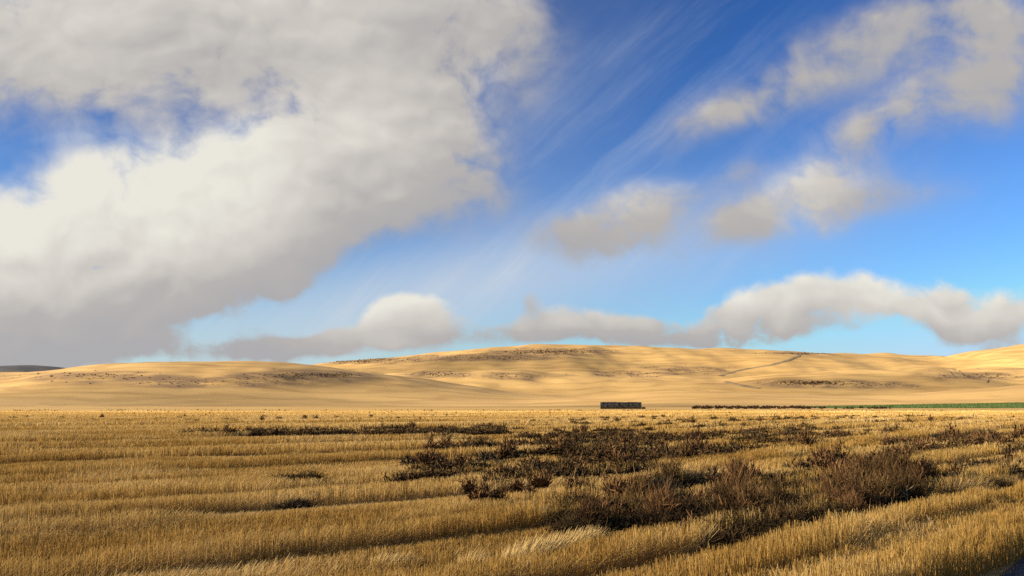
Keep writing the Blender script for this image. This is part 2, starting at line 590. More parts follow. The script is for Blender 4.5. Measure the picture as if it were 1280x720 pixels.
# weed zones, as read from the photograph, then laid on the ground: (px, py, rx, ry, tilt, count, kind, size)
ZONES = [
    (430, 545, 195, 2.6, 0, 150, 'd', .72), (570, 543, 75, 6, 2, 60, 'd', .80), (500, 540, 40, 3, 0, 20, 'd', .7),
    (585, 578, 65, 22, 8, 44, 'm', .80), (520, 600, 42, 9, 0, 10, 'd', .75), (690, 560, 45, 12, 0, 22, 'd', .75),
    (730, 590, 105, 13, 8, 48, 'd', .80), (790, 572, 85, 14, 5, 45, 'd', .80), (740, 548, 90, 7, 0, 45, 'd', .7),
    (960, 566, 95, 14, 6, 66, 'd', .85), (840, 585, 60, 12, 8, 26, 'd', .8), (1000, 545, 90, 8, 0, 55, 'd', .75),
    (870, 616, 62, 14, 6, 16, 'g', .95), (800, 622, 26, 8, 0, 6, 'g', .85),
    (985, 608, 140, 26, 11, 80, 'm', .85), (1085, 585, 70, 22, 14, 38, 'm', .85),
    (780, 655, 95, 17, 4, 34, 'm', .72), (900, 655, 85, 26, 9, 46, 'm', .78), (1010, 655, 75, 26, 14, 40, 'm', .85),
    (975, 690, 35, 14, 30, 7, 'd', .7), (1090, 640, 55, 20, 20, 20, 'r', .9), (1140, 612, 22, 16, 20, 9, 'r', 1.1),
    (1185, 580, 80, 20, 10, 62, 'm', .85), (1225, 602, 60, 14, 16, 46, 'm', .9), (1250, 585, 50, 15, 8, 20, 'm', .85), (1235, 555, 60, 9, 8, 36, 'm', .8),
    (1130, 545, 90, 8, 0, 40, 'd', .7), (860, 530, 220, 8, 0, 90, 'd', .7), (1120, 526, 170, 5, 0, 50, 'd', .7),
    (620, 622, 60, 18, 6, 12, 'r', .6), (760, 625, 50, 14, 4, 14, 'r', .65), (250, 525, 260, 3, 0, 26, 'd', .7),
    (945, 672, 85, 18, 8, 30, 'm', .78), (1000, 690, 38, 11, 20, 10, 'd', .75), (1075, 655, 50, 16, 22, 16, 'm', .85),
    (1140, 562, 130, 10, 6, 40, 'm', .8), (700, 565, 120, 12, 2, 34, 'd', .75), (830, 548, 160, 8, 0, 50, 'd', .72), (1215, 570, 70, 16, 10, 22, 'd', .85),
]
STRIP = [(700, 634), (770, 616), (840, 601), (960, 581), (1040, 567), (1110, 552), (1160, 545)]


def strip_y(px):
    return np.interp(px, [p[0] for p in STRIP], [p[1] for p in STRIP], left=-99, right=-99)


WEEDS = []
for (px, py, rx, ry, tilt, n, kind, size) in ZONES:
    c, s = math.cos(R(tilt)), math.sin(R(tilt))
    for i in range(int(n * 3.4)):
        a, rr = random.uniform(0, 2 * math.pi), math.sqrt(random.random()) * 1.05
        ex, ey = rr * rx * math.cos(a), rr * ry * math.sin(a)
        qx, qy = px + ex * c + ey * s, py - ex * s + ey * c
        if -5 < qy - strip_y(qx) < 11 and qx < 1150:
            continue
        if py > 590 and vnoise(np.array([qx / 34.0]), np.array([qy / 13.0]), 91)[0] < 0.30:
            continue
        if qy > 712 or qy < 514:
            continue
        X, Y = on_flat(qx, qy)
        # weeds run along the seed rows, in broken lines
        if vnoise(np.array([(0.82 * X + 0.57 * Y) / 7.0]), np.array([float(row_coord(np.array(X), np.array(Y))) / 1.5 + 40]), 63)[0] < 0.36:
            continue
        k = kind
        if kind == 'm':
            k = random.choice('dddddggr')
        elif random.random() < 0.12:
            k = random.choice('drg')
        WEEDS.append([X, Y, (1.22 + min(0.5, max(0, Y - 18) / 90) + 0.04 * max(0.0, min(1.0, (34 - Y) / 10))) * size * random.uniform(0.5, 1.2), k, 0])
LONE = [(362, 606, 1.35, 'g', 'low dark grey weed spreading flat, left half of the lone pair in the stubble'),
        (385, 608, 1.3, 'd', 'dark weed with drooping legs, right half of the lone pair in the stubble'),
        (373, 641, 1.15, 'g', 'small rounded dark weed alone in the stubble, in front of the lone pair'),
        (25, 529, 1.2, 'd', 'small dark weed alone at the far left of the stubble field'),
        (700, 632, .7, 'g', 'small grey weed alone in the golden stubble below the middle weeds')]
for (qx, qy, s, k, lab) in LONE:
    X, Y = on_flat(qx, qy)
    WEEDS.append([X, Y, s, k, lab])

WX = np.array([a[0] for a in WEEDS])
WY = np.array([a[1] for a in WEEDS])
WS = np.array([a[2] for a in WEEDS])


def weed_cover(x, y):
    """0..1: how much of the straw the weeds have crowded out here"""
    cell = {}
    out = np.zeros(len(x))
    key = (np.floor(WX / 2).astype(int), np.floor(WY / 2).astype(int))
    for i in range(len(WX)):
        cell.setdefault((key[0][i], key[1][i]), []).append(i)
    kx, ky = np.floor(x / 2).astype(int), np.floor(y / 2).astype(int)
    code = kx * 100003 + ky
    order = np.argsort(code)
    uniq, start = np.unique(code[order], return_index=True)
    ends = np.append(start[1:], len(order))
    for s0, e0 in zip(start, ends):
        idx = order[s0:e0]
        a, b = kx[idx[0]], ky[idx[0]]
        for da in (-1, 0, 1):
            for db in (-1, 0, 1):
                for j in cell.get((a + da, b + db), ()):
                    d2 = (x[idx] - WX[j]) ** 2 + (y[idx] - WY[j]) ** 2
                    out[idx] = np.maximum(out[idx], np.exp(-d2 / (0.50 * WS[j]) ** 2))
    return out


# road at the lower right corner: its edge runs along the rows
RA = on_flat(1252, 720)
RB = on_flat(1280, 699)
rdx, rdy = RB[0] - RA[0], RB[1] - RA[1]
rl = math.hypot(rdx, rdy)
rdx, rdy = rdx / rl, rdy / rl


def road_dist(x, y):
    """metres into the road (positive) from its left edge"""
    return (x - RA[0]) * rdy - (y - RA[1]) * rdx


# ------------------------------------------------------------------ stubble blades
def blades(y0, y1, per_m2, width, bend, seed):
    rg = np.random.default_rng(seed)
    wide = 0.60
    n = int(per_m2 * (y1 - y0) * (y1 + y0) * wide + per_m2 * 6 * (y1 - y0))
    y = np.sqrt(rg.random(n) * (y1 * y1 - y0 * y0) + y0 * y0)
    x = (rg.random(n) * 2 - 1) * (wide * y + 3)
    s = row_coord(x, y)
    if y0 < 60:        # drilled rows, 0.3 m apart
        sn = np.round(s / 0.40) * 0.40 + rg.normal(0, 0.052, n)
        gxx, gyy = row_grad(x, y)
        g2 = gxx ** 2 + gyy ** 2
        x = x + gxx * (sn - s) / g2
        y = y + gyy * (sn - s) / g2
        s = sn
    al = 0.82 * x + 0.57 * y
    wob = (fbm(x / 18.0, y / 18.0, 3, 3) - 0.5) * 1.3

    def bands(per, k):
        ph = (s + wob * (per / 1.7) ** 0.5) / per + k
        j = np.floor(ph)
        ph = ph - j
        strong = smooth(0.25, 0.55, vnoise(al / (per * 6.0) + j * 7.31, j * 3.77, 12))
        return smooth(0.0, 0.07, ph) * (1 - smooth(0.40, 0.85, ph)) * (0.28 + 0.72 * strong)
    nearw = 1 - smooth(22, 42, y)
    farw = smooth(70, 110, y)
    midw = 1 - nearw - farw
    tall = bands(2.2, 0) * nearw + bands(4.0, .3) * midw + bands(8.0, .1) * farw
    tall = np.maximum(tall, 0.6 * bands(5.3, .6))
    bx, by = project(x, y, 0 * x)
    ridge = np.exp(-((by - strip_y(bx)) / 3.5) ** 2) * (bx > 690) * (bx < 1165)
    patch = fbm(x / 5.0, y / 5.0, 77, 3)
    clump = fbm(x / 0.7, y / 0.7, 55, 2)
    tall = np.maximum(tall * (0.75 + 0.25 * smooth(0.25, 0.48, patch)), ridge)
    cover = weed_cover(x, y) * (1 - 0.9 * ridge)
    rd = road_dist(x, y)
    h = (0.07 + 0.43 * tall) * (0.78 + 0.44 * clump) * (0.85 + 0.3 * rg.random(n))
    right = smooth(-0.12, 0.1, x / y - 0.25)      # rougher growth on the right
    h = h * (1 + 0.25 * right) * (1 - 0.55 * smooth(110, 260, y))
    keep = (rg.random(n) < (1 - (0.68 + 0.17 * (1 - smooth(28, 42, y))) * cover)) & (rd < -0.1 + 0.25 * rg.random(n))
    keep &= rg.random(n) < np.clip(0.35 + 0.6 * clump + 0.5 * tall, 0, 1)
    # flattened straw: pale stems leaning over
    flat = smooth(0.52, 0.66, fbm(al / 4.0, s / 1.2, 99, 3)) * (1 - 0.6 * tall) * 0.9 + 0.15 * (1 - tall)
    az = rg.random(n) * 2 * math.pi
    lean = np.abs(rg.normal(0, 0.13, n))
    isf = rg.random(n) < flat * 0.85
    gxx, gyy = row_grad(x, y)
    laz = np.arctan2(-gxx, gyy) + rg.normal(0, 0.5, n)
    az = np.where(isf, laz, az)
    lean = np.where(isf, 0.55 + rg.random(n) * 0.7, lean)
    h = np.where(isf, h * 1.15 + 0.06, h)
    tint = np.clip(0.47 + 0.55 * (patch - 0.5) * 1.6 + rg.normal(0, 0.16, n) + 0.36 * isf, 0, 1)
    far = smooth(60, 150, y)            # far off, the eye averages the stems
    streak = fbm(al / 30.0, s / 3.0, 41, 3)
    tint = tint * (1 - far) + far * np.clip(0.60 + 1.1 * (streak - 0.5) + 0.25 * (tint - 0.47), 0, 1)
    x, y, h, az, lean, tint = [a[keep] for a in (x, y, h, az, lean, tint)]
    n = len(x)
    fa = rg.random(n) * math.pi
    wx, wy = np.cos(fa), np.sin(fa)
    wd = width * (0.7 + 0.6 * rg.random(n))
    z0 = field_height(x, y) - 0.01
    lx, ly = np.cos(az), np.sin(az)
    segs = 2 if bend else 1
    rows = []
    for k in range(segs + 1):
        f = k / segs
        ln = lean * (0.6 + 0.4 * f) if bend else lean
        px_ = x + lx * np.sin(ln) * h * f
        py_ = y + ly * np.sin(ln) * h * f
        pz_ = z0 + np.cos(ln) * h * f
        ww = wd * (1.0 - 0.45 * f) * 0.5
        rows.append(np.stack([px_ - wx * ww, py_ - wy * ww, pz_], 1))
        rows.append(np.stack([px_ + wx * ww, py_ + wy * ww, pz_], 1))
    per_b = len(rows)
    v = np.stack(rows, 1).reshape(-1, 3)
    base = np.arange(n) * per_b
    qs = []
    for k in range(segs):
        qs.append(np.stack([base + 2 * k, base + 2 * k + 1, base + 2 * k + 3, base + 2 * k + 2], 1))
    return v, np.concatenate(qs), np.repeat(tint, per_b)


M_STRAW, t_, b_ = material('stubble_straw')
at_ = t_.n.new('ShaderNodeAttribute')
at_.attribute_name = 'tint'
rp = t_.n.new('ShaderNodeValToRGB')
t_.put(rp.inputs[0], at_.outputs['Fac'])
el = rp.color_ramp.elements
el[0].position, el[0].color = 0.0, (0.28, 0.150, 0.030, 1)
el[1].position, el[1].color = 1.0, (0.69, 0.49, 0.20, 1)
e = el.new(0.45); e.color = (0.455, 0.268, 0.060, 1)
t_.put(b_.inputs['Base Color'], rp.outputs[0])
b_.inputs['Roughness'].default_value = 0.7
tr = t_.n.new('ShaderNodeBsdfTranslucent')
t_.put(tr.inputs['Color'], rp.outputs[0])
mx = t_.n.new('ShaderNodeMixShader')
mx.inputs[0].default_value = 0.35
t_.l.new(b_.outputs[0], mx.inputs[1])
t_.l.new(tr.outputs[0], mx.inputs[2])
t_.l.new(mx.outputs[0], t_.n['Material Output'].inputs['Surface'])

V, Q, T = [], [], []
off = 0
for (y0, y1, dn, wd, bd, sd_) in [(9, 24, 640, .0085, True, 1), (24, 45, 300, .013, False, 2), (45, 90, 95, .026, False, 3),
                                  (90, 190, 26, .060, False, 4), (190, 330, 6.0, .10, False, 5)]:
    v, q, tn = blades(y0, y1, dn, wd, bd, sd_)
    V.append(v); Q.append(q + off); T.append(tn)
    off += len(v)
st = obj('stubble', mesh_np('stubble', np.concatenate(V), quads=np.concatenate(Q), tint=np.concatenate(T)), M_STRAW)
tag(st, kind='stuff')
print('stubble verts', off)

# ------------------------------------------------------------------ road
M_ROAD, t_, b_ = material('worn_asphalt')
g_ = t_.n.new('ShaderNodeNewGeometry')
gr = t_.noise(g_.outputs['Position'], 60, 4, 0.7)
c_ = t_.mix(t_.rng(gr, 0.35, 0.7), (0.035, 0.037, 0.040), (0.13, 0.125, 0.12))
t_.put(b_.inputs['Base Color'], c_)
L = 900.0
rv = []
for d, f in ((0.0, 1), (0.0, -0.1), (7.0, -0.1), (7.0, 1)):
    rv.append((RA[0] + rdx * L * f + rdy * d, RA[1] + rdy * L * f - rdx * d, 0.0))
ts = np.linspace(-0.08, 0.4, 200)
ds = np.array([-0.0, 0.5, 3.5, 6.5, 7.0])
vv, qq = [], []
for t1 in ts:
    for d in ds:
        xx_, yy_ = RA[0] + rdx * L * t1 + rdy * d, RA[1] + rdy * L * t1 - rdx * d
        vv.append((xx_, yy_, float(field_height(np.array(xx_), np.array(yy_))) + (0.02 if d in (0.0, 7.0) else 0.09)))
for i in range(len(ts) - 1):
    for j in range(len(ds) - 1):
        a = i * len(ds) + j
        qq.append((a, a + len(ds), a + len(ds) + 1, a + 1))
ro = obj('road', mesh_np('road', np.array(vv), quads=np.array(qq)), M_ROAD)
tag(ro, kind='structure')


# ------------------------------------------------------------------ weeds
def twigs(rg, n, H, Rr, style, width):
    """a dry bush: stems from one root, forking twice into fine curved twigs. Returns verts, quads, tint"""
    V, Q, T = [], [], []
    off = 0

    def strip(p, d, length, wd, curl, segs, tint):
        nonlocal off
        d = d / np.linalg.norm(d)
        side = np.cross(d, rg.normal(0, 1, 3))
        side /= np.linalg.norm(side) + 1e-9
        pts = [p]
        dd = d.copy()
        for k in range(segs):
            dd = dd + curl * rg.normal(0, 1, 3) * 0.5 + np.array([0, 0, curl * 0.25 if style == 'r' else 0.0])
            dd /= np.linalg.norm(dd)
            pts.append(pts[-1] + dd * length / segs)
        for k, q in enumerate(pts):
            ww = wd * (1 - 0.6 * k / segs) * 0.5
            V.append(q - side * ww)
            V.append(q + side * ww)
            T.append(tint); T.append(tint)
        for k in range(segs):
            a = off + 2 * k
            Q.append((a, a + 1, a + 3, a + 2))
        off += 2 * (segs + 1)
        return pts, dd

    for i in range(n):
        th = rg.random() * 2 * math.pi
        if style == 'r':
            ph = rg.random() ** 0.8 * 0.75
        else:
            ph = rg.random() ** 0.55 * 1.50
        d = np.array([math.cos(th) * math.sin(ph), math.sin(th) * math.sin(ph), math.cos(ph)])
        ell = 1.0 / math.sqrt((math.sin(ph) / Rr) ** 2 + (math.cos(ph) / H) ** 2)
        ln = ell * (0.55 + 0.45 * rg.random())
        p0 = np.array([rg.normal(0, 0.10 * Rr), rg.normal(0, 0.10 * Rr), 0.0])
        tint = float(np.clip(rg.normal(0.4, 0.22), 0, 1))
        pts, dd = strip(p0, d, ln, width * 1.4, 0.22, 3, tint * 0.6)
        for _ in range(7 if style != 'r' else 5):
            f = 0.35 + 0.65 * rg.random()
            kk = min(2, int(f * 3))
            pp = pts[kk] + (pts[kk + 1] - pts[kk]) * (f * 3 - kk)
            spread = 0.95 if style != 'r' else 0.5
            d2 = d * 0.8 + rg.normal(0, spread, 3) * 0.8
            if d2[2] < -0.1:
                d2[2] *= -0.5
            strip(pp, d2, ell * (0.14 + 0.24 * rg.random()), width, 0.30, 2, float(np.clip(tint + rg.normal(0, 0.2), 0, 1)))
    v = np.array(V)
    v[:, 2] = np.maximum(v[:, 2], 0.0)
    return v, np.array(Q), np.array(T)


def weed_material(name, dark, light):
    m, t, b = material(name)
    a = t.n.new('ShaderNodeAttribute')
    a.attribute_name = 'tint'
    oi = t.n.new('ShaderNodeObjectInfo')
    c = t.mix(a.outputs['Fac'], dark, light)
    hs_ = t.n.new('ShaderNodeHueSaturation')
    hs_.inputs['Hue'].default_value = 0.5
    t.put(hs_.inputs['Hue'], t.m('MULTIPLY_ADD', oi.outputs['Random'], 0.020, 0.484))
    t.put(hs_.inputs['Value'], t.m('MULTIPLY_ADD', t.m('FRACT', t.m('MULTIPLY', oi.outputs['Random'], 7.3)), 0.9, 0.55))
    t.put(hs_.inputs['Color'], c)
    t.put(b.inputs['Base Color'], hs_.outputs[0])
    return m


M_WEED = {'d': weed_material('dry_dark_weed', (0.028, 0.017, 0.006), (0.105, 0.066, 0.021)),
          'g': weed_material('dry_grey_weed', (0.024, 0.018, 0.008), (0.080, 0.062, 0.030)),
          'r': weed_material('dry_rusty_weed', (0.060, 0.032, 0.010), (0.190, 0.112, 0.038))}
SHAPE = {'d': (0.50, 0.64), 'g': (0.42, 0.70), 'r': (0.78, 0.50)}     # height, radius for size 1
near_v, far_v = {}, {}
for k in 'dgr':
    H, Rr = SHAPE[k]
    near_v[k], far_v[k] = [], []
    for j in range(4):
        rg = np.random.default_rng(100 + j * 7 + ord(k))
        near_v[k].append(twigs(rg, 250 if k != 'r' else 170, H * (0.85 + 0.1 * j), Rr, k, 0.011))
        far_v[k].append(twigs(rg, 34, H * (0.85 + 0.1 * j), Rr, k, 0.045))
near_m = {k: [mesh_np('dry_weed', *a[:1], quads=a[1], tint=a[2]) for a in near_v[k]] for k in 'dgr'}
mid_m = {k: [mesh_np('dry_weed', *a[:1], quads=a[1], tint=a[2]) for a in far_v[k]] for k in 'dgr'}
for dct in (near_m, mid_m):
    for k in 'dgr':
        for me in dct[k]:
            me.materials.append(M_WEED[k])

WEEDS.sort(key=lambda a: -(a[2] / a[1]) - (100 if a[4] else 0))
N_IND = 285
KIND_WORDS = {'d': 'dark brown bushy dry weed', 'g': 'low charcoal grey dry weed', 'r': 'tall rusty brown wispy dry weed'}


def place_words(px, py):
    if px < 480:
        return 'in the stubble of the left half'
    if py < 562:
        return 'in the scattered far weeds' if px < 900 else 'in the far weeds towards the right'
    if px < 680:
        return 'in the loose weed clump left of the middle'
    if px < 860:
        return 'in the central weed patch' if py < 640 else 'in the front fringe of the weed mass'
    if px < 1120:
        return 'in the big weed mass right of the middle' if py < 640 else 'at the near edge of the big weed mass'
    return 'in the weeds near the right edge'


INFO = []
for (X, Y, s, k, lab) in WEEDS[:N_IND]:
    px, py = project(X, Y, 0)
    INFO.append([X, Y, s, k, lab, px, py, place_words(px, py)])
classes = {}
for i, a in enumerate(INFO):
    if not a[4]:
        classes.setdefault((a[3], a[7]), []).append(i)
for (k, pl), ids in classes.items():
    if len(ids) == 1:
        INFO[ids[0]][4] = 'single ' + KIND_WORDS[k] + ' ' + pl
        continue
    used = set()

    def pick(fn, word, ids=ids, k=k, pl=pl, used=used):
        rest = [i for i in ids if i not in used]
        if len(rest) < 2:
            return
        j = max(rest, key=fn)
        used.add(j)
        INFO[j][4] = word + ' ' + KIND_WORDS[k] + ' ' + pl
    pick(lambda i: INFO[i][6], 'nearest')
    pick(lambda i: -INFO[i][5], 'leftmost')
    pick(lambda i: INFO[i][5], 'rightmost')
    if len(ids) > 8:
        pick(lambda i: -INFO[i][6], 'farthest')
    for i in ids:
        if i not in used:
            INFO[i][4] = KIND_WORDS[k] + ' ' + pl
            INFO[i].append('same')
for i, a in enumerate(INFO):
    X, Y, s, k, lab, px, py, pl = a[:8]
    me = (near_m if Y < 42 else mid_m)[k][i % 4]
    o = bpy.data.objects.new('dry_weed', me)
    COL.objects.link(o)
    o.location = (X, Y, float(field_height(np.array(X), np.array(Y))) - 0.02)
    o.rotation_euler = (0, 0, random.uniform(0, 6.28))
    o.scale = (s * random.uniform(.85, 1.2), s * random.uniform(.85, 1.2), s * random.uniform(.72, 1.0) * (1.0 + 0.12 * max(0.0, min(1.0, (40 - Y) / 14))))
    tag(o, lab, 'weed', 'dry weeds ' + pl)


def scatter(name, spots, lib, mat_of, zf):
    """many far plants as one mesh"""
    V, Q, T, MI = [], [], [], []
    off = 0
    keys = sorted(mat_of)
    for (X, Y, s, k) in spots:
        v, q, tn = random.choice(lib[k])
        a = random.uniform(0, 6.28)
        c, sn = math.cos(a), math.sin(a)
        vv = np.stack([X + s * (v[:, 0] * c - v[:, 1] * sn), Y + s * (v[:, 0] * sn + v[:, 1] * c), zf(X, Y) + s * v[:, 2]], 1)
        V.append(vv); Q.append(q + off); T.append(tn)
        MI.append(np.full(len(q), keys.index(k)))
        off += len(v)
    me = mesh_np(name, np.concatenate(V), quads=np.concatenate(Q), tint=np.concatenate(T))
    for k in keys:
        me.materials.append(mat_of[k])
    me.polygons.foreach_set('material_index', np.concatenate(MI).astype(np.int32))
    return tag(obj(name, me), kind='stuff')


rest = [(X, Y, s, k) for (X, Y, s, k, lab) in WEEDS[N_IND:]]
for i in range(900):          # the thin weedy line along the far field edge, and strays before it
    px = random.uniform(-30, 1310)
    py = 513.2 + random.gauss(0, 0.5) if i < 640 else random.uniform(514.5, 526)
    if i < 640 and fbm(np.array([px / 35.0]), np.array([3.0]), 5, 2)[0] < 0.42:
        continue
    X, Y = on_flat(px, py)
    rest.append((X, Y, random.uniform(.3, .75), random.choice('ddr')))
scatter('dry_weeds', rest, far_v, M_WEED, lambda X, Y: float(field_height(np.array(X), np.array(Y))) - 0.02)

# reddish brush along the foot of the hills, right of the bale stack
spots = []
for i in range(260):
    px = random.uniform(866, 1016) if i < 220 else random.uniform(1016, 1120)
    X, Y = on_flat(px, random.uniform(508.3, 511.2))
    spots.append((X, Y, random.uniform(.9, 1.9), random.choice('rdd')))
BIG = {k: [twigs(np.random.default_rng(500 + ord(k)), 26, 0.8, 0.9, 'd', 0.16)] for k in 'dr'}
M_BRUSH = {'d': M_WEED['d'], 'r': weed_material('reddish_brush', (0.042, 0.022, 0.012), (0.125, 0.070, 0.038))}
scatter('reddish_brush', spots, BIG, M_BRUSH, lambda X, Y: 0.0)


# brush on the slopes: found by looking along the photograph's directions at the hills
def hit(px, py, y0=600, y1=4000):
    u, v = ray(px, py)
    Y = np.arange(y0, y1, 4.0)
    zz = hill_height(u * Y, Y)
    below = CAM_H + v * Y <= zz
    if not below.any():
        return None
    j = int(np.argmax(below))
    return u * Y[j], Y[j], float(zz[j])


PATCHES = [(690, 440, 60, 5, 200, 1.5), (600, 447, 75, 5, 130, 1.3), (480, 450, 60, 3.5, 120, 1.3), (440, 452, 40, 3, 40, 1.8),
                               (1015, 479, 45, 4, 130, 1.5), (410, 469, 42, 4, 110, 0.9), (540, 468, 30, 4, 30, 1.5), (350, 472, 60, 8, 24, 1.2),
                               (100, 470, 90, 6, 26, 1.2), (250, 478, 100, 8, 22, 1.1), (790, 468, 60, 5, 22, 1.5), (860, 462, 90, 8, 20, 1.5),
                               (1230, 470, 50, 5, 24, 1.5), (1080, 482, 60, 4, 18, 1.3), (1000, 442, 40, 2, 20, 2.0), (640, 470, 40, 5, 16, 1.5)]
spots = []
for (px, py, rx, ry, n, s) in PATCHES:
    for i in range(int(n * 3.4)):
        p = hit(px + random.gauss(0, .5) * rx, py + random.gauss(0, .35) * ry)
        if p:
            spots.append((p[0], p[1], s * random.uniform(.35, 1.2), random.choice('rdd')))
hco = np.empty(len(hills.data.vertices) * 3, dtype=np.float32)
hills.data.vertices.foreach_get('co', hco)
hco = hco.reshape(-1, 3)
bru = np.zeros(len(hco))
for (X, Y, s, k) in spots:
    m_ = np.abs(hco[:, 0] - X) < 60
    m_ &= np.abs(hco[:, 1] - Y) < 60
    if m_.any():
        d2 = ((hco[m_, 0] - X) / 15) ** 2 + ((hco[m_, 1] - Y) / 13) ** 2
        bru[m_] += np.exp(-d2) * 0.40
a_ = hills.data.attributes.new('tint', 'FLOAT', 'POINT')
a_.data.foreach_set('value', np.clip(bru, 0, 1).astype(np.float32))
scatter('hillside_brush', spots, BIG, M_BRUSH, lambda X, Y: float(hill_height(np.array(X), np.array(Y))) - 0.1)


# ------------------------------------------------------------------ tracks on the hills
def ribbon(name, pix, width, mat, lift=0.35):
    pts = []
    for (a, b) in zip(pix[:-1], pix[1:]):
        for k in range(14):
            f = k / 14
            p = hit(a[0] + (b[0] - a[0]) * f, a[1] + (b[1] - a[1]) * f)
            if p and (not pts or abs(p[1] - pts[-1][1]) < 420):
                pts.append(p)
    V, Q = [], []
    P2 = np.array(pts)
    for ax in (0, 1):
        k = np.ones(7) / 7
        P2[:, ax] = np.convolve(np.pad(P2[:, ax], 3, 'edge'), k, 'valid')
    dens_ = []
    for i in range(len(P2) - 1):
        m_ = max(1, int(np.hypot(*(P2[i + 1, :2] - P2[i, :2])) / 5))
        for k in range(m_):
            dens_.append(P2[i, :2] + (P2[i + 1, :2] - P2[i, :2]) * k / m_)
    P2 = np.array(dens_)
    tg = np.gradient(P2, axis=0)
    tg /= np.linalg.norm(tg, axis=1)[:, None] + 1e-9
    ncol = 5
    for p, t1 in zip(P2, tg):
        for j in range(ncol):
            d = (j / (ncol - 1) - 0.5) * width
            X, Y = p[0] + t1[1] * d, p[1] - t1[0] * d
            V.append((X, Y, 0))
    V = np.array(V)
    edge = np.tile(np.array([-0.5, 1, 1, 1, -0.5]), len(P2)) * lift
    V[:, 2] = hill_height(V[:, 0], V[:, 1]) + edge
    for i in range(len(P2) - 1):
        for j in range(ncol - 1):
            a = i * ncol + j
            Q.append((a, a + 1, a + ncol + 1, a + ncol))
    return tag(obj(name, mesh_np(name, V, quads=np.array(Q)), mat), kind='structure')


M_DIRT, t_, b_ = material('track_earth_gully_shade')
g_ = t_.n.new('ShaderNodeNewGeometry')
c_ = t_.mix(t_.rng(t_.noise(g_.outputs['Position'], 0.05, 6, 0.6), 0.35, 0.65), (0.150, 0.105, 0.058), (0.260, 0.180, 0.088))  # track earth, with the shade of the gully put into its dark colour
t_.put(b_.inputs['Base Color'], c_)
ribbon('dirt_track', [(978, 438), (992, 441), (1000, 445), (985, 451), (962, 457), (935, 461), (912, 466), (898, 471)], 13, M_DIRT)
ribbon('dirt_track', [(905, 477), (925, 482), (955, 487)], 14, M_DIRT)
for i, pix in enumerate([[(1155, 462), (1172, 466), (1185, 474)], [(1178, 461), (1186, 464), (1196, 474)], [(1190, 460), (1200, 464), (1206, 472)],
                         [(1226, 470), (1236, 474), (1234, 480)], [(1150, 459), (1220, 462), (1290, 462)]]):
    ribbon('wheel_tracks', pix, 3.5, M_DIRT, 0.2)

# ------------------------------------------------------------------ green winter crop strip along the foot of the right hill
M_GREEN, t_, b_ = material('young_green_crop')
at_ = t_.n.new('ShaderNodeAttribute')
at_.attribute_name = 'tint'
c_ = t_.mix(at_.outputs['Fac'], (0.028, 0.046, 0.012), (0.056, 0.080, 0.022))
t_.put(b_.inputs['Base Color'], c_)


def crop_top(px):
    return np.interp(px, [990, 1050, 1120, 1200, 1285, 1400], [509.0, 507.6, 506.0, 503.8, 500.6, 497])


def crop_ground(x, y):
    """the crop's gentle slope up towards the hills on the right"""
    return np.maximum(0, (y - 515) / 105.0) * np.clip((x - 165) / 190.0, 0, 1.6) * 3.4


n = 60000
yy = 515 + RNG.random(n) * 105
uu = 0.315 + RNG.random(n) * 0.40
xx = uu * yy
zz = crop_ground(xx, yy)
fa = RNG.random(n) * math.pi
hh = 0.18 + 0.2 * RNG.random(n)
ww = 0.25
lx = RNG.normal(0, .15, n)
V = np.stack([np.stack([xx - np.cos(fa) * ww, yy - np.sin(fa) * ww, zz - 0.1], 1),
              np.stack([xx + np.cos(fa) * ww, yy + np.sin(fa) * ww, zz - 0.1], 1),
              np.stack([xx + np.cos(fa) * ww * .5 + lx, yy + np.sin(fa) * ww * .5, zz + hh], 1),
              np.stack([xx - np.cos(fa) * ww * .5 + lx, yy - np.sin(fa) * ww * .5, zz + hh], 1)], 1).reshape(-1, 3)
Q = np.arange(n * 4).reshape(n, 4)
tag(obj('green_crop', mesh_np('green_crop', V, quads=Q, tint=np.repeat(RNG.random(n), 4)), M_GREEN), kind='stuff')
M_GS, t_, b_ = material('green_crop_soil')
g_ = t_.n.new('ShaderNodeNewGeometry')
c_ = t_.mix(t_.rng(t_.noise(g_.outputs['Position'], 0.2, 5, 0.6), 0.35, 0.65), (0.045, 0.052, 0.02), (0.085, 0.085, 0.032))
t_.put(b_.inputs['Base Color'], c_)
ys_, us_ = np.linspace(515, 620, 20), np.linspace(0.312, 0.72, 30)
Vg = np.array([(u_ * y_, y_, float(crop_ground(np.array(u_ * y_), np.array(y_))) + 0.02) for y_ in ys_ for u_ in us_])
Qg = np.array([(i * 30 + j, i * 30 + j + 1, i * 30 + j + 31, i * 30 + j + 30) for i in range(19) for j in range(29)])
tag(obj('green_field', mesh_np('green_field', Vg, quads=Qg), M_GS), kind='structure')

# ------------------------------------------------------------------ stack of weathered bales
import bmesh
SX0, SY = on_flat(750, 511.2)
SX1, _ = on_flat(803, 511.2)
BW, BH, BD = (SX1 - SX0 - 0.6) / 18, 1.12, 2.4


